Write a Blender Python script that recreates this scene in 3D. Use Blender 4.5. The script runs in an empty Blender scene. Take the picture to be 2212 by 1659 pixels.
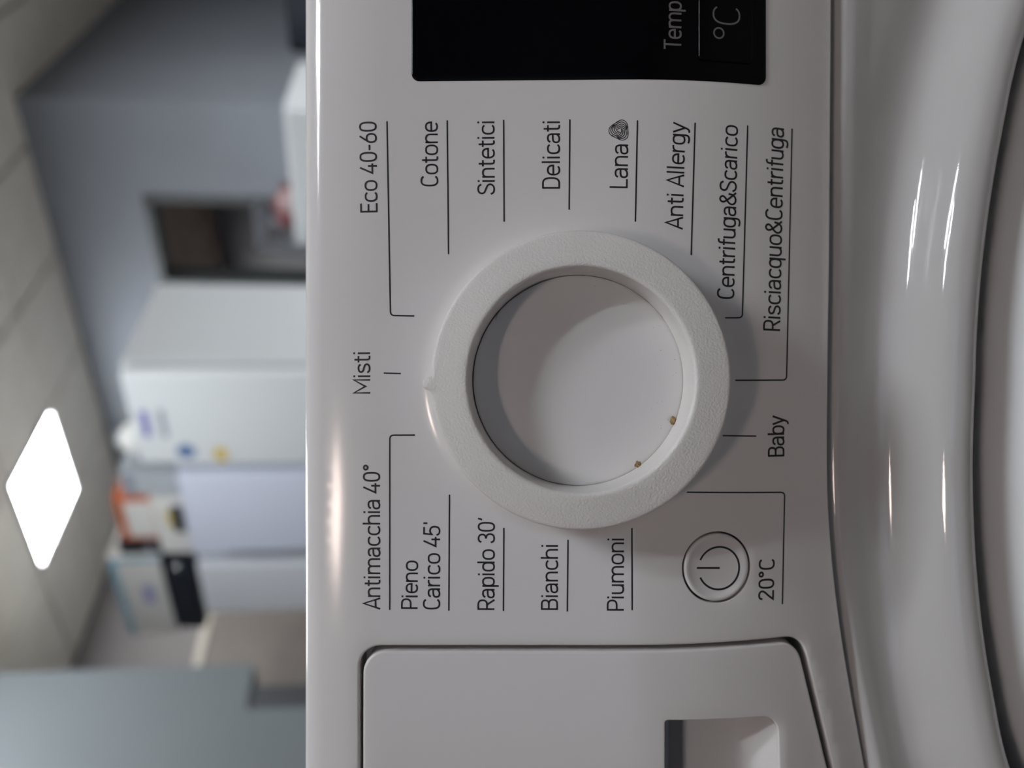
import bpy, bmesh, math, random
from mathutils import Vector, Matrix, geometry

random.seed(7)
scene = bpy.context.scene
COL = scene.collection
PI = math.pi

# ------------------------------------------------------------------ camera
TH = math.radians(6.6)                      # phone looks 6.6 degrees down
FPX = 1870.0                                # focal length for a 2212 px wide frame
CAM = Vector((0.0, 0.0, 0.80))
AX = Vector((0, math.cos(TH), -math.sin(TH)))     # into the panel
DN = Vector((0, -math.sin(TH), -math.cos(TH)))    # down along the panel
RT = Vector((1, 0, 0))
DIST = 187.0                                # mm from lens to control panel

cam_d = bpy.data.cameras.new('camera')
cam_d.sensor_fit = 'HORIZONTAL'
cam_d.sensor_width = 36.0
cam_d.lens = FPX / 2212 * 36
cam_d.clip_start = 0.01
cam_d.dof.use_dof = True
cam_d.dof.focus_distance = 0.182
cam_d.dof.aperture_fstop = 9.2
cam = bpy.data.objects.new('camera', cam_d)
COL.objects.link(cam)
m = Matrix.Identity(4)                      # phone held upright on its side: picture left is up
for i in range(3):
    m[i][0] = DN[i]
    m[i][1] = RT[i]
    m[i][2] = -AX[i]
    m[i][3] = CAM[i]
cam.matrix_world = m
scene.camera = cam

# ------------------------------------------------------------------ world and exposure
world = bpy.data.worlds.new('world')
scene.world = world
world.use_nodes = True
bg = world.node_tree.nodes['Background']
bg.inputs[0].default_value = (0.62, 0.78, 1.0, 1)
bg.inputs[1].default_value = 0.8
vs = scene.view_settings
vs.view_transform = 'Standard'
vs.look = 'None'
vs.exposure = 0.0
vs.gamma = 1.0
vs.use_curve_mapping = False
cy = scene.cycles                           # short light paths are enough in this grey room
cy.max_bounces = 6
cy.use_light_tree = False
cy.adaptive_threshold = 0.05
cy.adaptive_min_samples = 18
cy.diffuse_bounces = 4
cy.glossy_bounces = 3
cy.transmission_bounces = 2
cy.transparent_max_bounces = 4
cy.caustics_reflective = False
cy.caustics_refractive = False

LAMP_L = 33.0                               # radiance of the ceiling light panels
LAMP_COOL = (0.92, 0.965, 1.0)
LAMP_WARM = (1.0, 0.80, 0.71)
LAMP_TUBE = (0.88, 0.945, 1.0)

# ------------------------------------------------------------------ materials
MATS = {}

def mat(name, col, rough=0.5, metal=0.0, bump=0.0, bscale=200.0, var=0.0, vscale=8.0, spec=0.5, coat=0.0, detail=3.0):
    if name in MATS:
        return MATS[name]
    M = bpy.data.materials.new(name)
    M.use_nodes = True
    nt = M.node_tree
    b = nt.nodes['Principled BSDF']
    b.inputs['Base Color'].default_value = (*col, 1)
    b.inputs['Roughness'].default_value = rough
    b.inputs['Metallic'].default_value = metal
    b.inputs['Specular IOR Level'].default_value = spec
    b.inputs['Coat Weight'].default_value = coat
    tc = nt.nodes.new('ShaderNodeTexCoord')
    if var > 0:
        n = nt.nodes.new('ShaderNodeTexNoise')
        n.inputs['Scale'].default_value = vscale
        n.inputs['Detail'].default_value = 4
        nt.links.new(tc.outputs['Object'], n.inputs['Vector'])
        r = nt.nodes.new('ShaderNodeValToRGB')
        r.color_ramp.elements[0].position = 0.3
        r.color_ramp.elements[1].position = 0.7
        r.color_ramp.elements[0].color = (*[c * (1 - var) for c in col], 1)
        r.color_ramp.elements[1].color = (*[min(1, c * (1 + var)) for c in col], 1)
        nt.links.new(n.outputs['Fac'], r.inputs['Fac'])
        nt.links.new(r.outputs['Color'], b.inputs['Base Color'])
    if bump > 0:
        n = nt.nodes.new('ShaderNodeTexNoise')
        n.inputs['Scale'].default_value = bscale
        n.inputs['Detail'].default_value = detail
        nt.links.new(tc.outputs['Object'], n.inputs['Vector'])
        bp = nt.nodes.new('ShaderNodeBump')
        bp.inputs['Strength'].default_value = bump
        bp.inputs['Distance'].default_value = 0.001
        nt.links.new(n.outputs['Fac'], bp.inputs['Height'])
        nt.links.new(bp.outputs['Normal'], b.inputs['Normal'])
    MATS[name] = M
    return M

def emit(name, col, strength):
    M = bpy.data.materials.new(name)
    M.use_nodes = True
    nt = M.node_tree
    nt.nodes.clear()
    e = nt.nodes.new('ShaderNodeEmission')
    e.inputs[0].default_value = (*col, 1)
    e.inputs[1].default_value = strength
    o = nt.nodes.new('ShaderNodeOutputMaterial')
    nt.links.new(e.outputs[0], o.inputs[0])
    MATS[name] = M
    return M

M_PANEL = mat('white_panel_plastic', (0.76, 0.73, 0.725), 0.14, bump=0.010, bscale=2500, spec=0.5)
M_DIAL = mat('white_grained_plastic', (0.79, 0.76, 0.74), 0.44, bump=0.24, bscale=2100, var=0.03, vscale=60, detail=2.0)
M_DIALF = mat('white_smooth_plastic', (0.76, 0.745, 0.745), 0.45, bump=0.02, bscale=3000)
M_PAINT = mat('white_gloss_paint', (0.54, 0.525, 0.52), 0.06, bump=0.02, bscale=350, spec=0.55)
M_DOORW = mat('white_door_plastic', (0.78, 0.80, 0.82), 0.45, bump=0.01, bscale=800)
M_INK = mat('black_print', (0.010, 0.011, 0.014), 0.5, var=0.1, vscale=900)
M_GLASSB = mat('black_display_glass', (0.002, 0.002, 0.003), 0.16, spec=0.14, var=0.05, vscale=50)
M_GREYP = mat('grey_print', (0.14, 0.13, 0.13), 0.5, var=0.05, vscale=900)
M_RUBBER = mat('black_rubber', (0.004, 0.004, 0.004), 0.7, bump=0.05, bscale=600, spec=0.15)
M_DIRT = mat('brown_crumb', (0.30, 0.20, 0.10), 0.8, bump=0.6, bscale=3000, var=0.5, vscale=1500)
M_DARKD = mat('dark_speck', (0.03, 0.025, 0.02), 0.9, var=0.3, vscale=1500)

# ------------------------------------------------------------------ helpers
def link(name, me, material=None, parent=None, smooth=True, wn=False):
    o = bpy.data.objects.new(name, me)
    COL.objects.link(o)
    if material:
        me.materials.append(material)
    if smooth:
        for p in me.polygons:
            p.use_smooth = True
    if wn:
        md = o.modifiers.new('weighted_normals', 'WEIGHTED_NORMAL')
        md.keep_sharp = True
        md.weight = 70
    if parent:
        o.parent = parent
    return o

def tag(o, label, cat, group=None, kind=None):
    if kind != 'structure':
        o['label'] = label
        o['category'] = cat
    if group:
        o['group'] = group
    if kind:
        o['kind'] = kind
    return o

def thing(name, label, cat, loc=(0, 0, 0), group=None):
    o = bpy.data.objects.new(name, None)
    o.empty_display_size = 0.05
    COL.objects.link(o)
    o.location = loc
    bpy.context.view_layer.update()
    return tag(o, label, cat, group)

def keep(o, parent):
    """parent o without moving it"""
    o.parent = parent
    o.matrix_parent_inverse = Matrix.Translation(parent.location).inverted()
    return o

def mesh_from(name, verts, faces, weld=0.0, ref=None):
    bm = bmesh.new()
    vs_ = [bm.verts.new(v) for v in verts]
    for f in faces:
        if len(set(f)) < 3:
            continue
        try:
            bm.faces.new([vs_[i] for i in f])
        except ValueError:
            pass
    if weld:
        bmesh.ops.remove_doubles(bm, verts=bm.verts, dist=weld)
    bmesh.ops.recalc_face_normals(bm, faces=bm.faces)
    if ref is not None:                       # face the majority towards the reference point
        s = 0.0
        for f in bm.faces:
            s += f.calc_area() * (1 if f.normal.dot(ref - f.calc_center_median()) > 0 else -1)
        if s < 0:
            bmesh.ops.reverse_faces(bm, faces=bm.faces)
    me = bpy.data.meshes.new(name)
    bm.to_mesh(me)
    bm.free()
    return me

def pchip(xs, ys):
    n = len(xs)
    h = [xs[i + 1] - xs[i] for i in range(n - 1)]
    dl = [(ys[i + 1] - ys[i]) / h[i] for i in range(n - 1)]
    d = [0.0] * n
    d[0], d[-1] = dl[0], dl[-1]
    for i in range(1, n - 1):
        if dl[i - 1] * dl[i] <= 0:
            d[i] = 0.0
        else:
            w1 = 2 * h[i] + h[i - 1]
            w2 = h[i] + 2 * h[i - 1]
            d[i] = (w1 + w2) / (w1 / dl[i - 1] + w2 / dl[i])
    def f(x):
        if x <= xs[0]:
            return ys[0] + d[0] * (x - xs[0])
        if x >= xs[-1]:
            return ys[-1] + d[-1] * (x - xs[-1])
        i = 0
        while x > xs[i + 1]:
            i += 1
        t = (x - xs[i]) / h[i]
        a = (1 + 2 * t) * (1 - t) ** 2
        b = t * (1 - t) ** 2
        c = t * t * (3 - 2 * t)
        e = t * t * (t - 1)
        return a * ys[i] + b * h[i] * d[i] + c * ys[i + 1] + e * h[i] * d[i + 1]
    return f

# panel frame, millimetres: x to the right, s down along the panel, d into the machine
ORI = CAM + AX * (DIST / 1000)

def W(x, s, d):
    return ORI + RT * (x / 1000) + DN * (s / 1000) + AX * (d / 1000)

def dprof(s):
    """depth of the fascia: flat on top, curling back towards its lower edge"""
    if s > 24:
        return 0.00465 * (s - 24.0) ** 2
    return 0.009 * (-28.0 - s) ** 2 if s < -28 else 0.0

def PX(px, py, d=None):
    """a spot measured on the photo -> x, s in mm on the fascia (or on the plane at depth d)"""
    v = (px - 1106.0) / 10.0
    u = (829.5 - py) / 10.0
    if d is not None:
        k = 1 + d / DIST
        return u * k, v * k
    s = v
    for _ in range(30):
        s = v * (1 + dprof(s) / DIST)
    k = 1 + dprof(s) / DIST
    return u * k, s

def rrect(x0, s0, x1, s1, r, n=8):
    rs = r if isinstance(r, (tuple, list)) else (r,) * 4
    pts = []
    for (cx, cy, a0, rr_) in ((x1, s1, 0, rs[0]), (x0, s1, 90, rs[1]), (x0, s0, 180, rs[2]), (x1, s0, 270, rs[3])):
        ccx = cx - rr_ if a0 in (0, 270) else cx + rr_
        ccy = cy - rr_ if a0 in (0, 90) else cy + rr_
        for k in range(n + 1):
            a = math.radians(a0 + 90 * k / n)
            pts.append((ccx + rr_ * math.cos(a), ccy + rr_ * math.sin(a)))
    return pts

def round_poly(corners, n=8):
    """polygon with (x, s, radius) corners -> rounded outline"""
    out = []
    N = len(corners)
    for i in range(N):
        p = Vector(corners[i][:2])
        a = Vector(corners[i - 1][:2])
        b = Vector(corners[(i + 1) % N][:2])
        r = corners[i][2]
        da = (a - p).normalized()
        db = (b - p).normalized()
        if r <= 0:
            out.append(tuple(p))
            continue
        ang = da.angle(db)
        t = r / math.tan(ang / 2)
        c = p + (da + db).normalized() * (r / math.sin(ang / 2))
        p0 = p + da * t
        p1 = p + db * t
        a0 = math.atan2(p0.y - c.y, p0.x - c.x)
        a1 = math.atan2(p1.y - c.y, p1.x - c.x)
        dd = a1 - a0
        while dd > PI:
            dd -= 2 * PI
        while dd < -PI:
            dd += 2 * PI
        for k in range(n + 1):
            a_ = a0 + dd * k / n
            out.append((c.x + r * math.cos(a_), c.y + r * math.sin(a_)))
    return out

def densify(poly, step):
    out = []
    N = len(poly)
    for i in range(N):
        a = Vector(poly[i])
        b = Vector(poly[(i + 1) % N])
        k = max(1, int((b - a).length / step))
        for j in range(k):
            out.append(tuple(a.lerp(b, j / k)))
    return out

def area2(poly):
    return sum(poly[i - 1][0] * poly[i][1] - poly[i][0] * poly[i - 1][1] for i in range(len(poly)))

def inside(p, poly):
    x, y = p
    c = False
    j = len(poly) - 1
    for i in range(len(poly)):
        xi, yi = poly[i]
        xj, yj = poly[j]
        if (yi > y) != (yj > y) and x < (xj - xi) * (y - yi) / (yj - yi) + xi:
            c = not c
        j = i
    return c

def seg_dist2(p, poly):
    best = 1e9
    for q in poly:
        dd = (p[0] - q[0]) ** 2 + (p[1] - q[1]) ** 2
        if dd < best:
            best = dd
    return best

def offset_poly(poly, dist):
    """grow (dist>0) or shrink a polygon"""
    N = len(poly)
    sg = 1 if area2(poly) > 0 else -1
    out = []
    for i in range(N):
        a = Vector(poly[i - 1])
        p = Vector(poly[i])
        b = Vector(poly[(i + 1) % N])
        t1 = (p - a)
        t2 = (b - p)
        t1 = t1.normalized() if t1.length > 1e-9 else t2.normalized()
        t2 = t2.normalized() if t2.length > 1e-9 else t1
        n1 = Vector((t1.y, -t1.x)) * sg
        n2 = Vector((t2.y, -t2.x)) * sg
        nn = n1 + n2
        if nn.length < 1e-6:
            nn = n1
        nn.normalize()
        k = max(0.5, nn.dot(n1))
        q = p + nn * (dist / k)
        out.append((q.x, q.y))
    return out

def plate(name, outline, holes=(), off=0.0, gx=4.0, gs=2.0, bevel=0.4, depth=4.0, hole_bevel=None, hole_depth=None,
          extra=None, dfun=None, rows=4):
    """a skin that follows the curved fascia, with rounded edges turning into the machine"""
    dfun = dfun or dprof
    outline = densify(outline, gs)
    holes = [densify(h, 1.2) for h in holes]
    pts = [Vector(p) for p in outline]
    faces_in = [list(range(len(outline)))]
    edges = [(i, (i + 1) % len(outline)) for i in range(len(outline))]
    base = len(pts)
    for h in holes:
        n = len(h)
        pts += [Vector(p) for p in h]
        edges += [(base + i, base + (i + 1) % n) for i in range(n)]
        base += n
    xs = [p[0] for p in outline]
    ss = [p[1] for p in outline]
    x = min(xs) + gx
    bnd = outline + [p for h in holes for p in h]
    while x < max(xs):
        s = math.ceil((min(ss) + 0.01) / gs) * gs
        while s < max(ss):
            p = (x, s)
            if inside(p, outline) and not any(inside(p, h) for h in holes) and seg_dist2(p, bnd) > 0.5:
                pts.append(Vector(p))
            s += gs
        x += gx
    vo, eo, fo, *_ = geometry.delaunay_2d_cdt(pts, edges, [], 0, 1e-5)
    verts, faces = [], []
    ex = extra or (lambda x, s: 0.0)
    for v in vo:
        verts.append(W(v.x, v.y, dfun(v.y) + off + ex(v.x, v.y)))
    for f in fo:
        c = (sum(vo[i].x for i in f) / len(f), sum(vo[i].y for i in f) / len(f))
        if inside(c, outline) and not any(inside(c, h) for h in holes):
            faces.append(list(f))
    def skirt(poly, grow, bv, dp):
        prev = None
        seq = [(bv * math.sin(a), bv * (1 - math.cos(a))) for a in [PI / 2 * k / rows for k in range(rows + 1)]]
        seq.append((bv, dp))
        for (o, z) in seq:
            q = offset_poly(poly, o * grow) if o > 0 else poly
            st = len(verts)
            for (p, p0) in zip(q, poly):
                verts.append(W(p[0], p[1], dfun(p0[1]) + off + ex(p0[0], p0[1]) + z))
            if prev is not None:
                n = len(poly)
                for i in range(n):
                    faces.append([prev + i, prev + (i + 1) % n, st + (i + 1) % n, st + i])
            prev = st
    if depth:
        skirt(outline, 1, bevel, depth)
    for k, h in enumerate(holes):
        hb = hole_bevel[k] if hole_bevel else bevel
        hd = hole_depth[k] if hole_depth else depth
        if hd:
            skirt(h, -1, hb, hd)
    return verts, faces

# ------------------------------------------------------------------ room frame (turned 37 degrees against the washing machine)
RA = math.radians(142.9)
E1 = Vector((math.cos(RA), math.sin(RA), 0))
NB = Vector((-math.sin(RA), math.cos(RA), 0))
KC = Vector((1.3794, 4.4082, 0))            # free corner of the back room, on the floor
CEIL = 2.70

def RM(a, b, z=0.0):
    return KC + E1 * a + NB * b + Vector((0, 0, z))

def box_mesh(name, a0, a1, b0, b1, z0, z1, bevel=0.0, origin=None, seg=2):
    """box aligned with the room; origin is the object's own origin"""
    o = origin if origin is not None else Vector((0, 0, 0))
    bm = bmesh.new()
    vs_ = [bm.verts.new(RM(a, b, z) - o) for z in (z0, z1) for (a, b) in ((a0, b0), (a1, b0), (a1, b1), (a0, b1))]
    for f in ((0, 1, 2, 3), (7, 6, 5, 4), (0, 4, 5, 1), (1, 5, 6, 2), (2, 6, 7, 3), (3, 7, 4, 0)):
        bm.faces.new([vs_[i] for i in f])
    bmesh.ops.recalc_face_normals(bm, faces=bm.faces)
    if bevel:
        bmesh.ops.bevel(bm, geom=bm.edges[:], offset=bevel, segments=seg, profile=0.5, affect='EDGES')
    me = bpy.data.meshes.new(name)
    bm.to_mesh(me)
    bm.free()
    return me

def rbox(name, a0, a1, b0, b1, z0, z1, material, parent=None, bevel=0.0, origin=None):
    o = origin if origin is not None else (parent.location.copy() if parent else RM((a0 + a1) / 2, (b0 + b1) / 2, z0))
    ob = link(name, box_mesh(name, a0, a1, b0, b1, z0, z1, bevel, o), material, None, smooth=False)
    if parent:
        ob.parent = parent
    else:
        ob.location = o
    return ob

def struct(o):
    o['kind'] = 'structure'
    return o

# ------------------------------------------------------------------ the setting
M_WALL = mat('grey_wall_paint', (0.24, 0.255, 0.285), 0.75, bump=0.25, bscale=30, var=0.05, vscale=2)
M_WALLB = mat('brown_grey_wall', (0.19, 0.17, 0.165), 0.8, bump=0.2, bscale=30, var=0.06, vscale=2)
M_TILE = mat('grey_ceiling_tile', (0.80, 0.76, 0.68), 0.95, bump=0.5, bscale=120, var=0.05, vscale=6)
M_CEILG = mat('ceiling_grid', (0.20, 0.19, 0.18), 0.8, bump=0.1, bscale=100)
M_FLOOR = mat('brown_grey_floor_tile', (0.16, 0.145, 0.135), 0.35, var=0.06, vscale=2, bump=0.1, bscale=20)
M_PART = mat('pale_blue_grey_board', (0.115, 0.130, 0.137), 0.55, var=0.08, vscale=1.2, bump=0.05, bscale=60)
M_BLACK = mat('black_plastic', (0.02, 0.022, 0.025), 0.4, bump=0.05, bscale=300)
M_WHITEA = mat('white_appliance_enamel', (0.66, 0.68, 0.69), 0.35, bump=0.02, bscale=200)
M_GREYA = mat('pale_grey_appliance_enamel', (0.80, 0.82, 0.87), 0.35, bump=0.02, bscale=200)
M_WOOD = mat('brown_wood', (0.36, 0.27, 0.21), 0.6, var=0.2, vscale=6, bump=0.1, bscale=60)
M_CREAM = mat('cream_trim', (0.50, 0.45, 0.38), 0.6, var=0.05, vscale=8)
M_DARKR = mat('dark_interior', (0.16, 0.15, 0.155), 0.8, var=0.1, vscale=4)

A0, A1R, B0, B1R = -7.0, 4.6, -3.6, 9.0     # room extents in room axes

struct(rbox('floor', A0, A1R, B0, B1R, -0.1, 0.0, M_FLOOR))
ceil = struct(rbox('ceiling', A0, A1R, B0, B1R, CEIL + 0.03, CEIL + 0.15, M_CEILG))
# room a, room b, size a, size b, kind, radiance factor
LAMPS = [(1.75, 0.87, 0.56, 0.56, 'cool', 1.0, 'bright square ceiling light panel above the white fridges'),
         (-2.45, 6.27, 0.38, 0.38, 'warm', 1.0, 'small warm square ceiling light in front of the washing machine'),
         (-2.60, 4.32, 0.52, 0.56, 'tube', 4.2, 'square ceiling light with two cool tubes to the right above the washing machine'),
         (0.40, 2.75, 0.56, 0.56, 'cool', 1.2, 'unseen square fill light added on the ceiling to brighten the fridge fronts'),  # fill panel added out of view for the fridge fronts
         (-2.45, 0.87, 0.56, 0.56, 'cool', 4.6, 'unseen square fill light added on the ceiling over the dark coolers'),  # added out of view to lift the fridge side and right wall
         (2.25, -0.80, 0.30, 0.30, 'cool', 2.0, 'small fill light added inside the back room to brighten the doorway')]  # added lamp, lifts the black interior behind the doorway
lamp_cells = set()
tile_me = None
T = 0.6
for i in range(int((A1R - A0) / T) + 1):
    for j in range(int((B1R - B0) / T) + 1):
        ca = 1.75 + (i - 15) * T
        cb = 0.87 + (j - 7) * T
        if not (A0 + 0.3 < ca < A1R - 0.3 and B0 + 0.3 < cb < B1R - 0.3):
            continue
        if any(abs(ca - la) < 0.3 and abs(cb - lb) < 0.3 for la, lb, *_ in LAMPS[:1]):
            continue
        if cb > 6.4 and ca < -4.0:
            continue
        org = RM(ca, cb, CEIL)
        if tile_me is None:
            tile_me = box_mesh('ceiling_tile', ca - 0.291, ca + 0.291, cb - 0.291, cb + 0.291, CEIL, CEIL + 0.028, 0.006, org, 1)
            tile_me.materials.append(M_TILE)
        t = bpy.data.objects.new('ceiling_tile', tile_me)
        COL.objects.link(t)
        t.location = org
        keep(t, ceil)

# the back room: a block with a free corner, its front wall with a doorway
OA0, OA1, OZ = 0.50, 1.03, 2.19
def multi_box(name, boxes, material, org):
    bm = bmesh.new()
    for bx_ in boxes:
        me = box_mesh('tmp', *bx_, 0.0, org)
        bm.from_mesh(me)
        bpy.data.meshes.remove(me)
    me = bpy.data.meshes.new(name)
    bm.to_mesh(me)
    bm.free()
    o = link(name, me, material, None, smooth=False)
    o.location = org
    return o

ZC = CEIL + 0.02
wall_back = struct(multi_box('wall_back', [(0.0, OA0, -0.14, 0.0, 0, ZC), (OA1, 2.9, -0.14, 0.0, 0, ZC),
                                           (OA0, OA1, -0.14, 0.0, OZ, ZC)], M_WALL, RM(1.4, -0.07, 0)))
wall_right = struct(rbox('wall_right', 0.0, 0.14, -3.5, -0.14, 0, ZC, M_WALL))
wall_left = struct(rbox('wall_left', 2.80, 2.92, 0.001, 2.55, 0, ZC, M_WALLB))
struct(rbox('trim_1', 2.765, 2.80, 0.02, 2.5, 1.985, 2.03, M_CREAM))
M_PANELB = mat('beige_brown_panel', (0.17, 0.145, 0.125), 0.6, var=0.08, vscale=5, bump=0.1, bscale=40)
struct(rbox('trim_2', 2.775, 2.80, 0.02, 2.5, 0.0, 1.985, M_PANELB))
# inside the doorway
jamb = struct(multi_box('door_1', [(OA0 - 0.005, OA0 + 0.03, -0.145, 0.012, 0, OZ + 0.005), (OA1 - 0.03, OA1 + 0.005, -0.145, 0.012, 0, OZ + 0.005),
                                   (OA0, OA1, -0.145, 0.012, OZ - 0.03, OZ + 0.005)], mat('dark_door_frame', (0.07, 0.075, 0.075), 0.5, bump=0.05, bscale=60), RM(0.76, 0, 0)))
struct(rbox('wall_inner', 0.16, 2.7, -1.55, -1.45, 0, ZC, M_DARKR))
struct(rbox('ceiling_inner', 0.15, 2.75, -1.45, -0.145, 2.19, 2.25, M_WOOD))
# outer walls of the shop, behind the camera and to the sides
M_WALLP = mat('pale_shop_wall', (0.26, 0.24, 0.22), 0.8, bump=0.2, bscale=30, var=0.04, vscale=2)
struct(rbox('wall_far_left', A1R - 0.01, A1R + 0.12, B0, B1R, 0, ZC, M_WALLB))
struct(rbox('wall_far_right', A0 - 0.12, A0 + 0.01, B0, B1R, 0, ZC, M_WALLP))
struct(rbox('wall_far_back', A0, A1R, B0 - 0.12, B0 + 0.01, 0, ZC, M_WALL))
# shop front behind the camera; two unseen glazed bays added for cool fill
SF = [(-6.3, -4.6), (-4.3, -2.6)]
segs = [(A0, SF[0][0], B1R - 0.01, B1R + 0.14, 0, ZC), (SF[0][1], SF[1][0], B1R - 0.01, B1R + 0.14, 0, ZC), (SF[1][1], A1R, B1R - 0.01, B1R + 0.14, 0, ZC)]
for (p, q) in SF:
    segs.append((p, q, B1R - 0.01, B1R + 0.14, 2.45, ZC))
    segs.append((p, q, B1R - 0.01, B1R + 0.14, 0, 0.30))
struct(multi_box('wall_front', segs, M_WALLP, RM(-1, B1R, 0)))
M_ALU = mat('white_window_frame', (0.6, 0.6, 0.6), 0.4, bump=0.02, bscale=100)
M_PANE = bpy.data.materials.new('window_glass')
M_PANE.use_nodes = True
nt = M_PANE.node_tree
nt.nodes.clear()
tr = nt.nodes.new('ShaderNodeBsdfTransparent')
gl = nt.nodes.new('ShaderNodeBsdfGlossy')
gl.inputs['Roughness'].default_value = 0.02
mx = nt.nodes.new('ShaderNodeMixShader')
mx.inputs[0].default_value = 0.06
out = nt.nodes.new('ShaderNodeOutputMaterial')
nt.links.new(tr.outputs[0], mx.inputs[1])
nt.links.new(gl.outputs[0], mx.inputs[2])
nt.links.new(mx.outputs[0], out.inputs[0])
for k, (p, q) in enumerate(SF):
    org = RM((p + q) / 2, B1R + 0.06, 0.3)
    fr = struct(multi_box('window_%d' % (k + 1), [(p, p + 0.05, B1R + 0.03, B1R + 0.09, 0.3, 2.45), (q - 0.05, q, B1R + 0.03, B1R + 0.09, 0.3, 2.45),
                                                  (p + 0.05, q - 0.05, B1R + 0.03, B1R + 0.09, 0.3, 0.35), (p + 0.05, q - 0.05, B1R + 0.03, B1R + 0.09, 2.40, 2.45),
                                                  ((p + q) / 2 - 0.025, (p + q) / 2 + 0.025, B1R + 0.03, B1R + 0.09, 0.35, 2.40)], M_ALU, org))
    for (pp, qq) in ((p + 0.05, (p + q) / 2 - 0.025), ((p + q) / 2 + 0.025, q - 0.05)):
        g = rbox('pane', pp, qq, B1R + 0.055, B1R + 0.063, 0.35, 2.40, M_PANE, origin=org)
        g.location = org
        keep(g, fr)
    ld = bpy.data.lights.new('window_portal', 'AREA')
    ld.shape = 'RECTANGLE'
    ld.size = q - p
    ld.size_y = 2.15
    ld.cycles.is_portal = True
    lo = bpy.data.objects.new('window_portal', ld)
    COL.objects.link(lo)
    lo.location = RM((p + q) / 2, B1R + 0.10, 1.375)
    zz = NB                                # lamp shines along its -Z, into the room
    xx = E1
    yy = zz.cross(xx)
    mm_ = Matrix.Identity(4)
    for i in range(3):
        mm_[i][0] = xx[i]
        mm_[i][1] = yy[i]
        mm_[i][2] = zz[i]
        mm_[i][3] = lo.location[i]
    lo.matrix_world = mm_

# partition at the left edge of the view: deep upper part, narrower lower part with a black edge strip
struct(multi_box('wall_partition', [(1.15, 1.55, 2.42, 3.6, 1.36, ZC), (1.15, 1.55, 2.60, 3.6, 0, 1.36)], M_PART, RM(1.35, 3.0, 0)))
struct(rbox('trim_3', 1.16, 1.22, 2.505, 2.598, 0.0, 1.355, M_BLACK))

# ------------------------------------------------------------------ ceiling light panels
for k, (la, lb, sa, sb, kind, fac, lab) in enumerate(LAMPS):
    drop = 0.0 if k == 0 else (0.56 if lb < 0 else 0.045)           # the others are mounted on the tiles
    org = RM(la, lb, CEIL - drop)
    L = thing('ceiling_light', lab, 'ceiling light', org, 'light panels on the tiled ceiling')
    bm = bmesh.new()
    ha, hb = sa / 2, sb / 2
    for bx_ in ((-ha - 0.015, ha + 0.015, -hb - 0.015, -hb), (-ha - 0.015, ha + 0.015, hb, hb + 0.015), (-ha - 0.015, -ha, -hb, hb), (ha, ha + 0.015, -hb, hb)):
        me = box_mesh('t', la + bx_[0], la + bx_[1], lb + bx_[2], lb + bx_[3], CEIL - drop - 0.006, CEIL - drop + (0.028 if k == 0 else 0.043), 0.0, org)
        bm.from_mesh(me)
    me = bpy.data.meshes.new('frame')
    bm.to_mesh(me)
    bm.free()
    link('frame', me, M_ALU, L, smooth=False)
    E_ = emit('lamp_diffuser_%s_%d' % (kind, k), {'warm': LAMP_WARM, 'tube': LAMP_TUBE}.get(kind, LAMP_COOL), LAMP_L * fac)
    if kind == 'tube':                        # open fitting: white tray with two bare tubes
        rbox('tray', la - ha, la + ha, lb - hb, lb + hb, CEIL - drop + 0.034, CEIL - drop + 0.042, M_ALU, L)
        for q in range(2):
            cb_ = lb - hb + sb * (q * 2 + 0.9) / 3.8
            V, F = [], []
            rows = [[RM(la + t, cb_ + 0.030 * math.cos(2 * PI * i / 14), CEIL - drop + 0.003 + 0.030 * math.sin(2 * PI * i / 14)) - org for i in range(14)] for t in (-ha + 0.01, ha - 0.01)]
            for i in range(14):
                F.append([i, (i + 1) % 14, 14 + (i + 1) % 14, 14 + i])
            F += [list(range(14)), list(range(14, 28))]
            link('tube', mesh_from('tube', rows[0] + rows[1], F), E_, L, True)
        continue
    rbox('diffuser', la - ha, la + ha, lb - hb, lb + hb, CEIL - drop, CEIL - drop + 0.02, E_, L)

# ------------------------------------------------------------------ washing machine
wm = thing('washing_machine', 'white front-loading washing machine filling the foreground, with dial, display and drawer', 'washing machine',
           (0, 0.40, 0.0))

def part(name, verts, faces, material, parent=None, weld=2e-5, ref=None, smooth=True, wn=False):
    me = mesh_from(name, verts, faces, weld, ref if ref is not None else CAM)
    o = link(name, me, material, None, smooth, wn)
    root = parent or wm
    # all machine meshes carry world coordinates: undo the root's place
    if root is wm:
        keep(o, wm)
    else:
        o.parent = root
    return o

# lower edge of the fascia
_seam_px = [(0, 1796), (280, 1794), (560, 1792), (800, 1788.5), (1000, 1787), (1080, 1789), (1200, 1797), (1360, 1816), (1500, 1839), (1659, 1868)]
_sp = sorted(PX(v, y) for (y, v) in _seam_px)
_sp = [(-300, _sp[0][1] + 26), (-180, _sp[0][1] + 20)] + _sp + [(160, _sp[-1][1] + 0.3), (300, _sp[-1][1] + 0.5)]
seam = pchip([p[0] for p in _sp], [p[1] for p in _sp])

XL, XR = -298.0, 298.0
ROLL_S = -41.2
# detergent drawer outlines
def slant(x):
    return 66.4 + (-60.0 - x) * 0.262 if x > -150 else 66.4 + 90 * 0.262 + (-150 - x) * 0.05
HOLE_X, DRAW_X = -56.0, -57.3
drawer_hole = round_poly([(HOLE_X, -33.6, 5.2), (HOLE_X, 65.6, 6.0), (-150, slant(-150) + 0.3, 20), (-250, slant(-250), 6), (-250, -33.6, 5)], 8)
drawer_out = round_poly([(DRAW_X - 1.0, -31.6, 4.2), (DRAW_X - 1.0, 63.4, 5.0), (-150, slant(-150) - 1.9, 20), (-248.5, slant(-248.5) - 2.2, 5), (-248.5, -32.0, 4)], 8)

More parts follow.
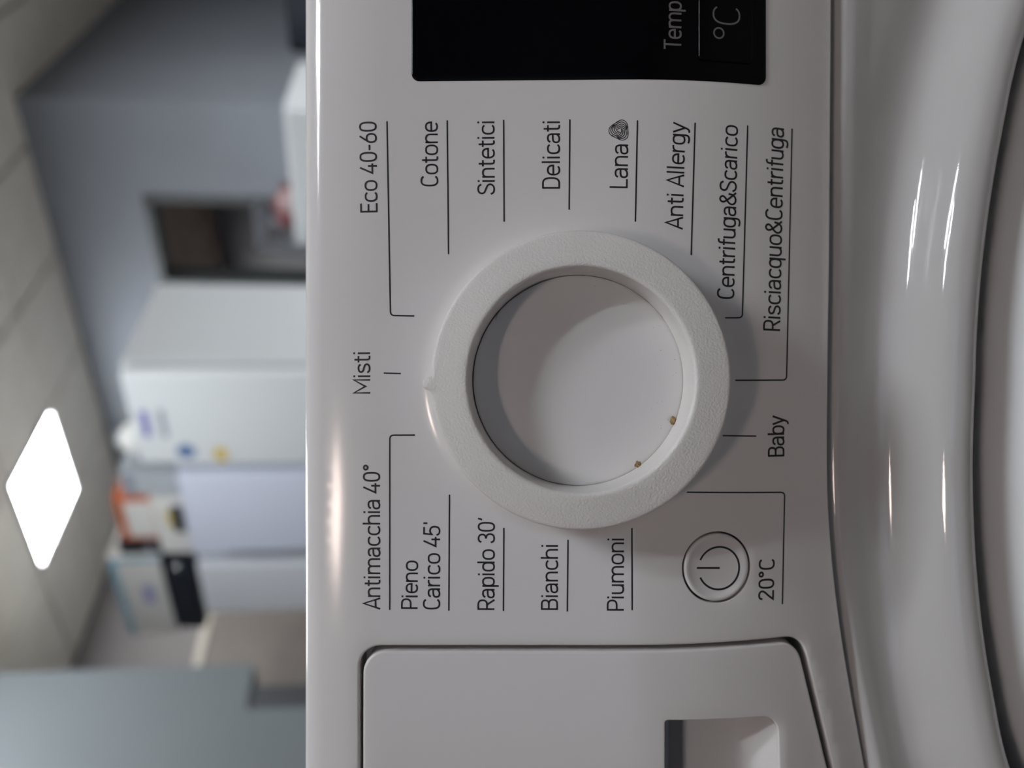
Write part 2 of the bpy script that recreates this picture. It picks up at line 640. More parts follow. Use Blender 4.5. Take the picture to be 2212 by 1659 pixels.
KX, KS = 0.79, 14.04                          # dial axis
MR = 34.8                                     # foot of the fillet round the dial
BXc, BSc = PX(1548.5, 1225.5)
circ = lambda cx, cs, r, n: [(cx + r * math.cos(2 * PI * k / n), cs + r * math.sin(2 * PI * k / n)) for k in range(n)]
mound_hole = circ(KX, KS, MR, 188)
btn_hole = circ(BXc, BSc, 8.0, 48)

xs_line = [XL + (XR - XL) * k / 150 for k in range(151)]
outl = [(x, ROLL_S) for x in xs_line]
outl += [(x, seam(x) - 0.7) for x in reversed(xs_line)]
pv, pf = plate('control_panel', outl, [drawer_hole, mound_hole, btn_hole], gx=4.0, gs=2.0, bevel=0.7, depth=0,
               hole_bevel=[0.6, 0, 0.18], hole_depth=[9.0, 0, 1.8])
# rounded lower edge
rows = []
for k in range(6):
    a = PI / 2 * k / 5
    rows.append([W(x, seam(x) - 0.7 + 0.7 * math.sin(a), dprof(seam(x) - 0.7) + 0.7 * (1 - math.cos(a))) for x in xs_line])
rows.append([W(x, seam(x), dprof(seam(x)) + 3.0) for x in xs_line])
def add_rows(V, F, rows, closed=False):
    st = len(V)
    n = len(rows[0])
    for r in rows:
        V.extend(r)
    for i in range(len(rows) - 1):
        for j in range(n if closed else n - 1):
            j2 = (j + 1) % n
            F.append([st + i * n + j, st + i * n + j2, st + (i + 1) * n + j2, st + (i + 1) * n + j])
add_rows(pv, pf, rows)
# rounded top edge
rows = []
A0R = math.atan(0.018 * (-28.0 - ROLL_S))
RR = 6.6
for k in range(15):
    a = A0R + (PI / 2 - A0R) * k / 14
    rows.append([W(x, ROLL_S - RR * (math.sin(a) - math.sin(A0R)), dprof(ROLL_S) + RR * (math.cos(A0R) - math.cos(a))) for x in xs_line])
TOP_S, TOP_D = ROLL_S - RR * (1 - math.sin(A0R)), dprof(ROLL_S) + RR * math.cos(A0R)
rows.append([W(x, TOP_S, 16) for x in xs_line])
add_rows(pv, pf, rows)
# concave fillet rising to the dial
rows = []
mh = densify(mound_hole, 1.2)
for k in range(15):
    r = MR - (MR - 29.0) * k / 14
    q = []
    for (x, s) in mh:
        l = math.hypot(x - KX, s - KS)
        xx, s2 = KX + (x - KX) * r / l, KS + (s - KS) * r / l
        q.append(W(xx, s2, dprof(s2) - 0.060 * (MR - r) ** 2))
    rows.append(q)
add_rows(pv, pf, rows, True)
# closed ends
_ss = [ROLL_S + (seam(0) + 6 - ROLL_S) * k / 30 for k in range(31)]
for xe in (XL, XR):
    ss_ = [q for q in _ss if q < seam(xe) - 0.8] + [seam(xe) - 0.7]
    add_rows(pv, pf, [[W(xe, q, dprof(q)) for q in ss_], [W(xe, q, 34.0) for q in ss_]])
panel = part('control_panel', pv, pf, M_PANEL, weld=3e-5, wn=False)
panel['label'] = 'white plastic control panel with printed programme names'

# ---- printing -------------------------------------------------------------
def se(cx, cy, rx, ry, a0, a1, n=22, ex=2.5):
    out = []
    for k in range(n + 1):
        a = math.radians(a0 + (a1 - a0) * k / n)
        c, s = math.cos(a), math.sin(a)
        out.append((cx + rx * math.copysign(abs(c) ** (2 / ex), c), cy + ry * math.copysign(abs(s) ** (2 / ex), s)))
    return out

def cr(pts, n=7):
    """smooth curve through the points"""
    P = [Vector(p) for p in pts]
    out = []
    for i in range(len(P) - 1):
        p0 = P[i - 1] if i else P[0] * 2 - P[1]
        p1, p2 = P[i], P[i + 1]
        p3 = P[i + 2] if i + 2 < len(P) else P[-1] * 2 - P[-2]
        for k in range(n):
            t = k / n
            q = 0.5 * ((2 * p1) + (p2 - p0) * t + (2 * p0 - 5 * p1 + 4 * p2 - p3) * t * t + (3 * p1 - p0 - 3 * p2 + p3) * t ** 3)
            out.append((q.x, q.y))
    out.append(tuple(P[-1]))
    return out

arch = lambda x0, x1: [(x0, 0.42)] + se((x0 + x1) / 2, 0.44, (x1 - x0) / 2, 0.245, 180, 0, 16, 2.3) + [(x1, 0.0)]
bowl = lambda cx: se(cx, 0.36, 0.205, 0.325, 0, 360, 32)
G = {   # glyph: (advance, strokes) in cap heights, centre lines
    'o': (0.60, [se(0.30, 0.36, 0.225, 0.325, 0, 360, 32)]),
    'c': (0.545, [se(0.30, 0.36, 0.225, 0.325, 38, 322, 26)]),
    'e': (0.585, [[(0.075, 0.375)] + [(0.52, 0.375)] + se(0.30, 0.36, 0.22, 0.325, 4, 318, 28)]),
    'a': (0.56, [cr([(0.08, 0.54), (0.13, 0.64), (0.26, 0.685), (0.40, 0.64), (0.455, 0.50)]) + [(0.455, 0.0)],
                 [(0.455, 0.405), (0.27, 0.405)] + cr([(0.24, 0.403), (0.11, 0.36), (0.06, 0.22), (0.10, 0.08), (0.22, 0.035), (0.35, 0.07), (0.455, 0.18)])]),
    'n': (0.575, [[(0.08, 0.0), (0.08, 0.72)], arch(0.08, 0.48)]),
    'm': (0.90, [[(0.08, 0.0), (0.08, 0.72)], arch(0.08, 0.445), arch(0.445, 0.81)]),
    'h': (0.575, [[(0.08, 0.0), (0.08, 1.03)], arch(0.08, 0.48)]),
    'u': (0.575, [[(0.08, 0.72)] + se(0.28, 0.28, 0.20, 0.245, 180, 360, 16, 2.3), [(0.48, 0.72), (0.48, 0.0)]]),
    'r': (0.385, [[(0.08, 0.0), (0.08, 0.72)], cr([(0.08, 0.42), (0.13, 0.59), (0.24, 0.675), (0.37, 0.68)])]),
    'i': (0.225, [[(0.095, 0.0), (0.095, 0.72)], [(0.095, 0.875), (0.095, 0.985)]]),
    'l': (0.225, [[(0.095, 0.0), (0.095, 1.03)]]),
    't': (0.375, [[(0.155, 0.92), (0.155, 0.20)] + cr([(0.155, 0.20), (0.175, 0.08), (0.24, 0.038), (0.345, 0.04)]), [(0.02, 0.68), (0.335, 0.68)]]),
    'd': (0.585, [bowl(0.265), [(0.485, 0.0), (0.485, 1.03)]]),
    'b': (0.585, [bowl(0.305), [(0.085, 0.0), (0.085, 1.03)]]),
    'p': (0.585, [bowl(0.305), [(0.085, -0.25), (0.085, 0.72)]]),
    'q': (0.585, [bowl(0.265), [(0.485, -0.25), (0.485, 0.72)]]),
    'g': (0.585, [bowl(0.265), [(0.485, 0.72), (0.485, -0.04)] + cr([(0.485, -0.05), (0.44, -0.18), (0.29, -0.235), (0.10, -0.19)])]),
    's': (0.52, [cr([(0.445, 0.56), (0.37, 0.655), (0.25, 0.685), (0.12, 0.64), (0.075, 0.53), (0.13, 0.42), (0.27, 0.365), (0.41, 0.30),
                     (0.455, 0.19), (0.39, 0.07), (0.25, 0.035), (0.12, 0.07), (0.045, 0.17)], 5)]),
    'y': (0.51, [[(0.03, 0.72), (0.255, 0.02)], [(0.48, 0.72), (0.255, 0.02)] + cr([(0.255, 0.02), (0.20, -0.14), (0.13, -0.22), (0.03, -0.235)])]),
    'f': (0.345, [cr([(0.35, 0.985), (0.25, 0.985), (0.175, 0.93), (0.155, 0.80)]) + [(0.155, 0.0)], [(0.02, 0.68), (0.335, 0.68)]]),
    'A': (0.60, [[(0.025, 0.0), (0.30, 0.985), (0.575, 0.0)], [(0.115, 0.28), (0.485, 0.28)]]),
    'B': (0.625, [[(0.085, 0.0), (0.085, 1.0)], [(0.085, 0.957), (0.30, 0.957)] + se(0.30, 0.745, 0.215, 0.212, 90, -90, 16) + [(0.085, 0.533)],
                  [(0.30, 0.533)] + se(0.32, 0.288, 0.225, 0.245, 90, -90, 16) + [(0.085, 0.043)]]),
    'C': (0.61, [se(0.325, 0.5, 0.25, 0.465, 40, 320, 30, 2.7)]),
    'D': (0.645, [[(0.085, 0.0), (0.085, 1.0)], [(0.085, 0.957), (0.26, 0.957)] + se(0.28, 0.5, 0.28, 0.457, 90, -90, 22, 2.7) + [(0.085, 0.043)]]),
    'E': (0.54, [[(0.085, 0.0), (0.085, 1.0)], [(0.085, 0.957), (0.50, 0.957)], [(0.085, 0.52), (0.46, 0.52)], [(0.085, 0.043), (0.50, 0.043)]]),
    'L': (0.50, [[(0.085, 1.0), (0.085, 0.043), (0.48, 0.043)]]),
    'M': (0.80, [[(0.085, 0.0), (0.085, 0.96), (0.40, 0.28), (0.715, 0.96), (0.715, 0.0)]]),
    'P': (0.60, [[(0.085, 0.0), (0.085, 1.0)], [(0.085, 0.957), (0.30, 0.957)] + se(0.30, 0.69, 0.245, 0.267, 90, -90, 16) + [(0.085, 0.423)]]),
    'R': (0.62, [[(0.085, 0.0), (0.085, 1.0)], [(0.085, 0.957), (0.30, 0.957)] + se(0.30, 0.70, 0.235, 0.257, 90, -90, 16) + [(0.085, 0.443)], [(0.31, 0.443), (0.56, 0.0)]]),
    'S': (0.60, [cr([(0.53, 0.78), (0.45, 0.92), (0.30, 0.962), (0.15, 0.91), (0.085, 0.75), (0.14, 0.60), (0.31, 0.51), (0.48, 0.41),
                     (0.535, 0.25), (0.45, 0.09), (0.29, 0.037), (0.13, 0.09), (0.05, 0.24)], 5)]),
    'T': (0.54, [[(0.01, 0.957), (0.53, 0.957)], [(0.27, 0.957), (0.27, 0.0)]]),
    '&': (0.68, [cr([(0.66, 0.02), (0.40, 0.36), (0.22, 0.62), (0.17, 0.80), (0.22, 0.92), (0.32, 0.96), (0.42, 0.91), (0.455, 0.79), (0.38, 0.66),
                     (0.22, 0.53), (0.09, 0.38), (0.06, 0.23), (0.13, 0.09), (0.28, 0.037), (0.44, 0.09), (0.55, 0.25), (0.585, 0.47)], 5)]),
    '0': (0.58, [se(0.29, 0.5, 0.205, 0.46, 0, 360, 34, 2.7)]),
    '2': (0.56, [cr([(0.075, 0.74), (0.13, 0.90), (0.28, 0.96), (0.43, 0.89), (0.47, 0.73), (0.40, 0.56), (0.23, 0.32), (0.07, 0.043)], 6) + [(0.51, 0.043)]]),
    '3': (0.56, [cr([(0.065, 0.79), (0.13, 0.92), (0.27, 0.96), (0.41, 0.89), (0.455, 0.73), (0.40, 0.58), (0.25, 0.525)], 6),
                 cr([(0.25, 0.525), (0.42, 0.46), (0.48, 0.28), (0.42, 0.10), (0.26, 0.037), (0.11, 0.09), (0.05, 0.24)], 6)]),
    '4': (0.57, [[(0.33, 0.99), (0.05, 0.27), (0.53, 0.27)], [(0.40, 0.52), (0.40, 0.0)]]),
    '5': (0.56, [[(0.46, 0.957), (0.12, 0.957), (0.085, 0.50)] + cr([(0.085, 0.50), (0.17, 0.58), (0.29, 0.60), (0.43, 0.52), (0.475, 0.32), (0.42, 0.11), (0.26, 0.037), (0.11, 0.09), (0.05, 0.22)], 6)]),
    '6': (0.57, [cr([(0.40, 0.99), (0.22, 0.68), (0.09, 0.42), (0.085, 0.30)], 6), se(0.285, 0.31, 0.205, 0.272, 0, 360, 26)]),
    '-': (0.36, [[(0.04, 0.42), (0.31, 0.42)]]),
    "'": (0.20, [[(0.09, 1.0), (0.09, 0.76)]]),
    '`': (0.20, [[(0.13, 1.0), (0.11, 0.86), (0.06, 0.76)]]),
    '*': (0.38, [se(0.18, 0.845, 0.105, 0.115, 0, 360, 22, 2.0)]),
    '.': (0.18, [[(0.09, 0.0), (0.09, 0.10)]]),
    ' ': (0.27, []),
}

def ribbon(V, F, pts, w, fn):
    """a printed stroke of width w along pts; fn maps plane points to the object"""
    P = []
    for p in pts:
        p = Vector(p)
        if not P or (p - P[-1]).length > 1e-4:
            P.append(p)
    closed = len(P) > 3 and (P[0] - P[-1]).length < 1e-3
    if closed:
        P.pop()
    n = len(P)
    st = len(V)
    for i in range(n):
        a = P[i - 1] if (i or closed) else None
        b = P[(i + 1) % n] if (i < n - 1 or closed) else None
        t1 = (P[i] - a).normalized() if a is not None else None
        t2 = (b - P[i]).normalized() if b is not None else None
        t1 = t1 if t1 is not None else t2
        t2 = t2 if t2 is not None else t1
        n1 = Vector((-t1.y, t1.x))
        n2 = Vector((-t2.y, t2.x))
        nn = n1 + n2
        nn = nn.normalized() if nn.length > 1e-6 else n1
        k = min(2.2, 1 / max(0.3, nn.dot(n1)))
        for sg in (1, -1):
            V.append(fn(P[i] + nn * (sg * w / 2 * k)))
    for i in range(n if closed else n - 1):
        j = (i + 1) % n
        F.append([st + 2 * i, st + 2 * i + 1, st + 2 * j + 1, st + 2 * j])

INK_OFF = -0.035
def on_panel(x, s, off=INK_OFF):
    return W(x, s, dprof(s) + off)

def layout(text):
    x = 0.0
    strokes = []
    for ch in text:
        adv, st = G[ch]
        for q in st:
            strokes.append([(p[0] + x, p[1]) for p in q])
        x += adv
    return strokes

def print_text(name, text, p0, p1, cap, parent, material=M_INK, wpx=3.9, off=INK_OFF, ref=None):
    """p0, p1: baseline ends as (px, py); cap: cap height in px; ref: the part of the text that ends at p1"""
    strokes = layout(text)
    meas = layout(ref) if ref else strokes
    wcap = wpx / cap
    lo = min(p[0] for q in meas for p in q) - wcap / 2
    hi = max(p[0] for q in meas for p in q) + wcap / 2
    a = Vector(PX(*p0))
    b = Vector(PX(*p1))
    top = Vector(PX(p0[0] - cap, p0[1]))
    H = a.y - top.y
    ux = (b - a) / (hi - lo)
    kx = ux.length / H
    uy = Vector((ux.y, -ux.x)).normalized() * H
    V, F = [], []
    for q in strokes:
        # keep the stroke width even although the text is squeezed along its run
        sq = [(p[0] * kx, p[1]) for p in q]
        ribbon(V, F, sq, wcap, lambda p: on_panel(*(a + ux * (p.x / kx - lo) + uy * p.y), off))
    return part(name, V, F, material, parent, weld=0, smooth=False)

TEXTS = [
    ('Eco 40-60', (815.5, 459), (813, 262), 37),
    ('Cotone', (946.5, 403), (945.5, 262), 37.5),
    ('Sintetici', (1069, 421.5), (1068, 262), 37.5),
    ('Delicati', (1209.5, 408), (1209.5, 262), 38.3),
    ('Lana', (1355.5, 407), (1357, 312), 38.8),
    ('Anti Allergy', (1474.5, 497), (1481, 264), 37),
    ('Centrifuga&Scarico', (1585.5, 647), (1594, 271.5), 36.5),
    ('Risciacquo&Centrifuga', (1685, 715.5), (1693.5, 277.5), 36.5),
    ('Misti', (800, 851), (799.5, 760.5), 37),
    ('Antimacchia 40*', (821.5, 1317.5), (820.8, 1003.5), 36.5),
    ('Pieno', (902, 1316), (903, 1210.5), 35.5),
    ("Carico 45'", (950.5, 1317), (951, 1128), 36.5),
    ('Rapido 30`', (1068, 1318), (1069, 1118), 36.5),
    ('Bianchi', (1205, 1318), (1205.5, 1177), 36.5),
    ('Piumoni', (1347.5, 1319.5), (1348, 1163), 36.5),
    ('20*C', (1671, 1296), (1673, 1206), 33),
    ('Baby', (1694, 986), (1694, 896.5), 35),
]
for (txt, a, b, cap) in TEXTS:
    print_text('program_text', txt, a, b, cap, panel)

def corner_path(pts, r):
    """polyline in px with its inner corners rounded"""
    out = [pts[0]]
    for i in range(1, len(pts) - 1):
        p = Vector(pts[i])
        a = (Vector(pts[i - 1]) - p).normalized()
        b = (Vector(pts[i + 1]) - p).normalized()
        for k in range(7):
            t = k / 6
            q = (p + a * r) * (1 - t) ** 2 + p * 2 * t * (1 - t) + (p + b * r) * t ** 2
            out.append((q.x, q.y))
    out.append(pts[-1])
    return out

LINES = [
    [(836, 262), (843.5, 681.5), (895, 682.5)],
    [(966, 260), (969, 549)],
    [(1088, 259), (1089, 479)],
    [(1231, 258), (1229.5, 453)],
    [(1377, 260), (1372.5, 479)],
    [(1501.5, 265), (1493, 551)],
    [(1615, 271), (1603.5, 686.5), (1566, 686.5)],
    [(1711, 278), (1699, 821), (1588, 821.5)],
    [(829, 806), (866, 807)],
    [(842, 1317.5), (842, 940), (896.5, 940)],
    [(969.5, 1319), (971, 1068.5)],
    [(1087.5, 1320), (1088.5, 1140)],
    [(1225.5, 1321), (1227, 1166)],
    [(1365.5, 1318), (1365, 1136)],
    [(1690, 1305), (1695, 1063.5), (1478, 1063)],
    [(1561, 941), (1633.5, 942)],
]
for ln in LINES:
    pts = corner_path(ln, 9) if len(ln) > 2 else ln
    mm_pts = [PX(*p) for p in pts]
    fine = []
    for i in range(len(mm_pts) - 1):
        a, b = Vector(mm_pts[i]), Vector(mm_pts[i + 1])
        k = max(1, int((b - a).length / 1.0))
        fine += [tuple(a.lerp(b, j / k)) for j in range(k)]
    fine.append(mm_pts[-1])
    V, F = [], []
    ribbon(V, F, fine, 0.33, lambda p: on_panel(p.x, p.y))
    part('printed_line', V, F, M_INK, panel, weld=0, smooth=False)

# wool emblem: three interlocked bands of five stripes (measured in 1/20.74 px from 1300, 240)
V, F = [], []
BAND = [[(620, 525), (740, 450), (880, 400), (1020, 440), (1120, 545), (1160, 700), (1165, 880), (1158, 1050)],
        [(672, 600), (770, 525), (890, 490), (1010, 535), (1090, 630), (1135, 750)],
        [(680, 690), (780, 612), (890, 580), (1000, 620), (1080, 705), (1130, 800)],
        [(688, 762), (790, 690), (890, 665), (990, 700), (1080, 785), (1115, 840)],
        [(695, 835), (780, 770), (890, 752), (1000, 788), (1100, 880)]]
for k in range(3):
    ca, sa_ = math.cos(2 * PI * k / 3), math.sin(2 * PI * k / 3)
    for j, band in enumerate(BAND):
        pts = []
        for (x, y) in cr(band, 5):
            qx, qy = x - 795, y - 862
            pts.append(PX(1300 + (795 + qx * ca - qy * sa_) / 20.74, 240 + (862 + qx * sa_ + qy * ca) / 20.74))
        ribbon(V, F, pts, 0.19 if j else 0.17, lambda p: on_panel(p.x, p.y))
part('wool_emblem', V, F, M_INK, panel, weld=0, smooth=False)

# ---- display --------------------------------------------------------------
dx0, ds0 = PX(889.5, 167)
dx1, ds1 = PX(1654, 187)
disp_out = round_poly([(65.7, ds0 + 0.3, 1.3), (66.4, ds1 - 0.3, 1.6), (262, ds1 - 0.3, 1.6), (262, ds0 + 0.3, 1.3)], 6)
V, F = plate('display', disp_out, off=-0.25, gx=5, gs=2, bevel=0.35, depth=1.2)
display = part('display', V, F, M_GLASSB, wn=False)
display['label'] = 'black glass display panel'
print_text('display_text', 'Temp', (1471, 110.7), (1471.5, 28.8), 37.5, display, M_GREYP, 4.2, off=-0.30, ref='Tem')
kx, ks0 = PX(1508, 128)
_, ks1 = PX(1624, 128)
key_out = round_poly([(kx, ks0 + 0.3, 0.5), (kx, ks1 - 0.3, 1.0), (kx + 46, ks1 - 0.3, 1.0), (kx + 46, ks0 + 0.3, 0.5)], 5)
V, F = plate('display_key', key_out, off=-0.75, gx=4, gs=1.5, bevel=0.35, depth=0.9)
part('display_key', V, F, M_GLASSB, display)
V, F = [], []
c = Vector(PX(1551, 74.5))
ribbon(V, F, [(c.x + 1.12 * math.cos(2 * PI * k / 24), c.y + 1.12 * math.sin(2 * PI * k / 24)) for k in range(25)], 0.36, lambda p: on_panel(p.x, p.y, -0.79))
c0 = Vector(PX(1567.5, 35.5))
ribbon(V, F, [(c0.x + p[0], c0.y + p[1]) for p in se(0, 0, 1.95, 3.0, 42, 318, 26, 2.5)], 0.38, lambda p: on_panel(p.x, p.y, -0.79))
part('key_symbol', V, F, M_GREYP, display, weld=0, smooth=False)

# ---- power button ---------------------------------------------------------
prof = [(0, 0.55), (2.5, 0.50), (4.5, 0.36), (5.6, 0.18), (6.1, -0.02), (6.5, -0.20), (6.85, -0.26), (7.15, -0.18), (7.35, 0.05), (7.42, 0.4), (7.42, 1.9)]
V, F = [], []
rows = [[W(BXc + r * math.cos(t), BSc + r * math.sin(t), dprof(BSc + r * math.sin(t)) + e) for t in [2 * PI * k / 72 for k in range(72)]] for (r, e) in [(0.02, 0.55)] + prof[1:]]
add_rows(V, F, rows, True)
F.append(list(range(72)))
power = part('power_button', V, F, M_PANEL)
power['label'] = 'round power button'
_pe = pchip([p[0] for p in prof[:-1]], [p[1] for p in prof[:-1]])
pc = Vector(PX(1554, 1228))
def on_btn(p):
    r = math.hypot(p.x - BXc, p.y - BSc)
    return W(p.x, p.y, dprof(p.y) + _pe(min(r, 7.2)) - 0.03)
V, F = [], []
arc = []
for k in range(49):
    a = math.radians(-90 + 24 + (360 - 48) * k / 48)
    arc.append((pc.x + 4.65 * math.cos(a), pc.y + 4.65 * math.sin(a)))
ribbon(V, F, arc, 0.42, on_btn)
b0 = PX(1506, 1227.5)
b1 = PX(1556, 1228)
ribbon(V, F, [tuple(Vector(b0).lerp(Vector(b1), k / 8)) for k in range(9)], 0.42, on_btn)
part('power_symbol', V, F, M_INK, power, weld=0, smooth=False)

# ---- programme dial -------------------------------------------------------
def lathe(profile, cx, cs, n=160, close_first=False):
    V, F = [], []
    rows = [[W(cx + r * math.cos(2 * PI * k / n), cs + r * math.sin(2 * PI * k / n), d) for k in range(n)] for (r, d) in profile]
    add_rows(V, F, rows, True)
    if close_first:
        F.append(list(range(n)))
    return V, F

prof = [(22.50, -0.6), (22.55, -2.0), (22.75, -6.0), (22.88, -10.6), (22.90, -11.2), (22.98, -11.55), (23.15, -11.8), (23.4, -11.95), (23.7, -12.0), (24.2, -11.97),
        (25.5, -11.80), (27.5, -11.52), (29.2, -11.26), (29.9, -11.15), (30.2, -11.05), (30.4, -10.88), (30.5, -10.6), (30.5, -10.2), (30.3, -7.0), (30.1, -1.0), (30.0, 1.5)]
V, F = lathe(prof, KX, KS, 200)
dial = part('program_dial', V, F, M_DIAL)
dial['label'] = 'round grained white programme dial with hollow centre'
prof = [(0.02, -2.75), (6, -2.72), (12, -2.62), (17, -2.45), (20.5, -2.25), (21.8, -2.1), (22.3, -2.02), (22.45, -1.9), (22.47, 0.5)]
V, F = lathe(prof, KX - 0.03, KS + 0.15, 140, True)
part('dial_face', V, F, M_DIALF, dial)
# pointer nub on the rim
ang0 = math.atan2(PX(920, 829, -11)[1] - KS, PX(920, 829, -11)[0] - KX)
hw = [(-2.9, 30.28), (-2.2, 30.42), (-1.65, 30.72), (-1.3, 31.15), (-1.12, 31.6), (-0.85, 31.95), (-0.45, 32.18), (0, 32.25)]
hw = hw + [(-t, r) for (t, r) in reversed(hw[:-1])]
V, F = [], []
def npt(t, r, d):
    a = ang0 + t / 30.5
    return W(KX + r * math.cos(a), KS + r * math.sin(a), d)
rows = [[npt(t * 0.9, 29.6, -11.22) for (t, r) in hw], [npt(t, r - 0.25, -11.12) for (t, r) in hw], [npt(t, r - 0.08, -11.02) for (t, r) in hw],
        [npt(t, r, -10.75) for (t, r) in hw], [npt(t, r - 0.05, -6.0) for (t, r) in hw], [npt(t, r - 0.2, -1.0) for (t, r) in hw]]
add_rows(V, F, rows)
part('pointer', V, F, M_DIAL, dial)

# ---- detergent drawer -----------------------------------------------------
px_r, ps0 = PX(1433, 1553)
_, ps1 = PX(1683, 1553)
PKX = px_r
pocket = round_poly([(PKX, ps0, 1.0), (PKX - 1.0, ps1, 4.5), (-168, ps1 + 3.0, 4.5), (-168, ps0, 1.0)], 8)
V, F = plate('detergent_drawer', drawer_out, [pocket], gx=4, gs=2, bevel=0.6, depth=8.0, hole_bevel=[0.35], hole_depth=[2.0])
drawer = part('detergent_drawer', V, F, M_PANEL)
drawer['label'] = 'flat detergent drawer front at the left of the panel'
# finger pocket: deep slot on top, sloping floor, rounded lower lip
sl = [(ps0 - 4.0, 26.0), (ps0 + 5.9, 26.0), (ps0 + 6.05, 25.0), (ps0 + 6.1, 10.3), (ps0 + 6.4, 9.75), (ps0 + 7.0, 9.55), (ps0 + 11.0, 9.6), (ps0 + 15.5, 9.9),
      (ps0 + 18.5, 9.9), (ps0 + 20.2, 9.2), (ps0 + 21.8, 7.6), (ps0 + 23.4, 5.4), (ps0 + 24.9, 3.2), (ps1 + 0.1, 1.7), (ps1 + 0.7, 1.2)]
xr = PKX + 0.4
cols_ = [-168.5] + [-168 + (xr + 168 - 5) * k / 20 for k in range(21)] + [xr - 4 + 4 * k / 8 for k in range(9)]
V, F = [], []
rows = []
for (s, d) in sl:
    row = []
    for x in cols_:
        # the pocket's end wall comes up in a tight radius, rounder towards the lip
        q = max(0.0, (x - (xr - 3.4)) / 3.4)
        lift = (1 - math.sqrt(max(0.0, 1 - q * q))) * (max(0.0, min(1.0, (s - ps0 - 12) / 8)))
        row.append(W(x, s, dprof(s) + d - lift * max(0.0, d - 1.2)))
    rows.append(row)
add_rows(V, F, rows)
n = len(cols_)
rows = [[W(xr, s, dprof(s) + d) for (s, d) in sl], [W(xr, s, dprof(s) + 0.9) for (s, d) in sl]]
add_rows(V, F, rows)
rows = [[W(x, ps0 - 4.0, 26.0) for x in cols_], [W(x, ps0 - 4.0, 1.0) for x in cols_]]
add_rows(V, F, rows)
part('finger_pocket', V, F, M_PANEL, drawer, wn=True)
# black sheet behind the drawer gap, its colour standing in for shade
V, F = plate('drawer_gap_shade', drawer_hole, [], off=28.0, gx=12, gs=8, bevel=0.2, depth=0)
part('drawer_gap_shade', V, F, M_RUBBER)

# ---- cabinet front with the moulding round the door -----------------------
_gap_px = [(0, 2246), (112, 2210), (300, 2168), (500, 2134), (800, 2110), (1000, 2103.5), (1060, 2104), (1200, 2110), (1360, 2126), (1500, 2150), (1659, 2187)]
RD = 255.0
DCX, DCS = 0.0, 106.8 + RD
_gp = []
for (y, v) in _gap_px:
    x, s = PX(v, y, 8.5)
    s += 2.5
    _gp.append((math.atan2(x - DCX, DCS - s), math.hypot(x - DCX, DCS - s)))
_gp.sort()
_gp = [(-PI, RD), (-1.2, RD), (-0.8, RD - 1)] + _gp + [(0.8, RD + 1), (1.2, RD), (PI, RD)]
rgap = pchip([p[0] for p in _gp], [p[1] for p in _gp])
bulge = pchip([-0.6, 0, 0.5, 1.5, 2.6, 4.0, 5.5, 7.5, 10, 13, 16, 19, 21.5, 24, 27, 32, 40, 80],
              [9.0, 2.5, -3.2, -6.6, -8.4, -9.3, -9.6, -9.3, -7.9, -4.2, 0.1, 2.2, 2.8, 2.6, 1.9, 0.7, 0.0, 0.0])
rollf = pchip([0, 0.5, 1.2, 2.2, 3.5, 5.0, 7.5, 11, 16, 30], [3.0, 1.2, 0.1, -0.85, -1.4, -1.4, -0.95, -0.3, 0.0, 0.0])
SLOPE = math.tan(TH)
def front_d(x, s, e):
    g = s - seam(x) - 0.5
    r = rollf(max(0.0, min(30, g)))
    return 14.0 + SLOPE * (s - 75) + r + bulge(max(-0.6, min(80, e)))
angs = []
a = -PI
while a < PI - 1e-6:
    angs.append(a)
    a += 0.0125 if abs(a) < 0.62 else 0.05
rows = []
NR = 74
BOT = 790.0
def rout(phi):
    dx, ds = math.sin(phi), -math.cos(phi)
    lo_, hi_ = 60.0, 900.0
    for _ in range(40):
        mid = (lo_ + hi_) / 2
        x, s = DCX + dx * mid, DCS + ds * mid
        if abs(x) <= 298 and s <= BOT and s >= seam(max(-300, min(300, x))) + 0.5:
            lo_ = mid
        else:
            hi_ = mid
    return lo_
ro = [max(rout(a), rgap(a) + 12.0) if abs(a) > 1.0 else rout(a) for a in angs]
for k in range(NR + 1):
    t = k / NR
    row = []
    for a, r1 in zip(angs, ro):
        r0 = rgap(a) - 0.6
        # denser near the gap and near the seam
        r = r0 + (r1 - r0) * (t if abs(a) < 0.7 else t ** 1.6)
        x, s = DCX + math.sin(a) * r, DCS - math.cos(a) * r
        row.append(W(x, s, front_d(x, s, r - rgap(a))))
    rows.append(row)
V, F = [], []
add_rows(V, F, rows, True)
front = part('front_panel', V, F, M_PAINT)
front['label'] = 'glossy white cabinet front with raised moulding round the door'

# black seal behind the gap, then the door
V, F = [], []
rows = []
for (e, dd) in ((2.0, 9.5), (-1.0, 11.0), (-4.0, 12.0), (-9.0, 13.0)):
    rows.append([W(DCX + math.sin(a) * (rgap(a) + e), DCS - math.cos(a) * (rgap(a) + e), 14 + SLOPE * (DCS - math.cos(a) * (rgap(a) + e) - 75) + dd) for a in angs])
add_rows(V, F, rows, True)
part('door_seal', V, F, M_RUBBER)
V, F = [], []
rows = []
for (e, dd) in ((-5.6, 14.0), (-5.6, 3.0), (-5.7, 1.6), (-6.0, 0.6), (-6.6, -0.2), (-7.6, -1.5), (-9.0, -2.8), (-12, -5.4), (-17, -8.8), (-25, -12.5), (-40, -16.0), (-65, -17.0), (-82, -11.0), (-92, 8.0)):
    rows.append([W(DCX + math.sin(a) * (rgap(a) + e), DCS - math.cos(a) * (rgap(a) + e), 14 + SLOPE * (DCS - math.cos(a) * (rgap(a) + e) - 75) + dd) for a in angs])
add_rows(V, F, rows, True)
door = part('door', V, F, M_DOORW)
door['label'] = 'round door rim in pale white plastic'
V, F = [], []
rows = []
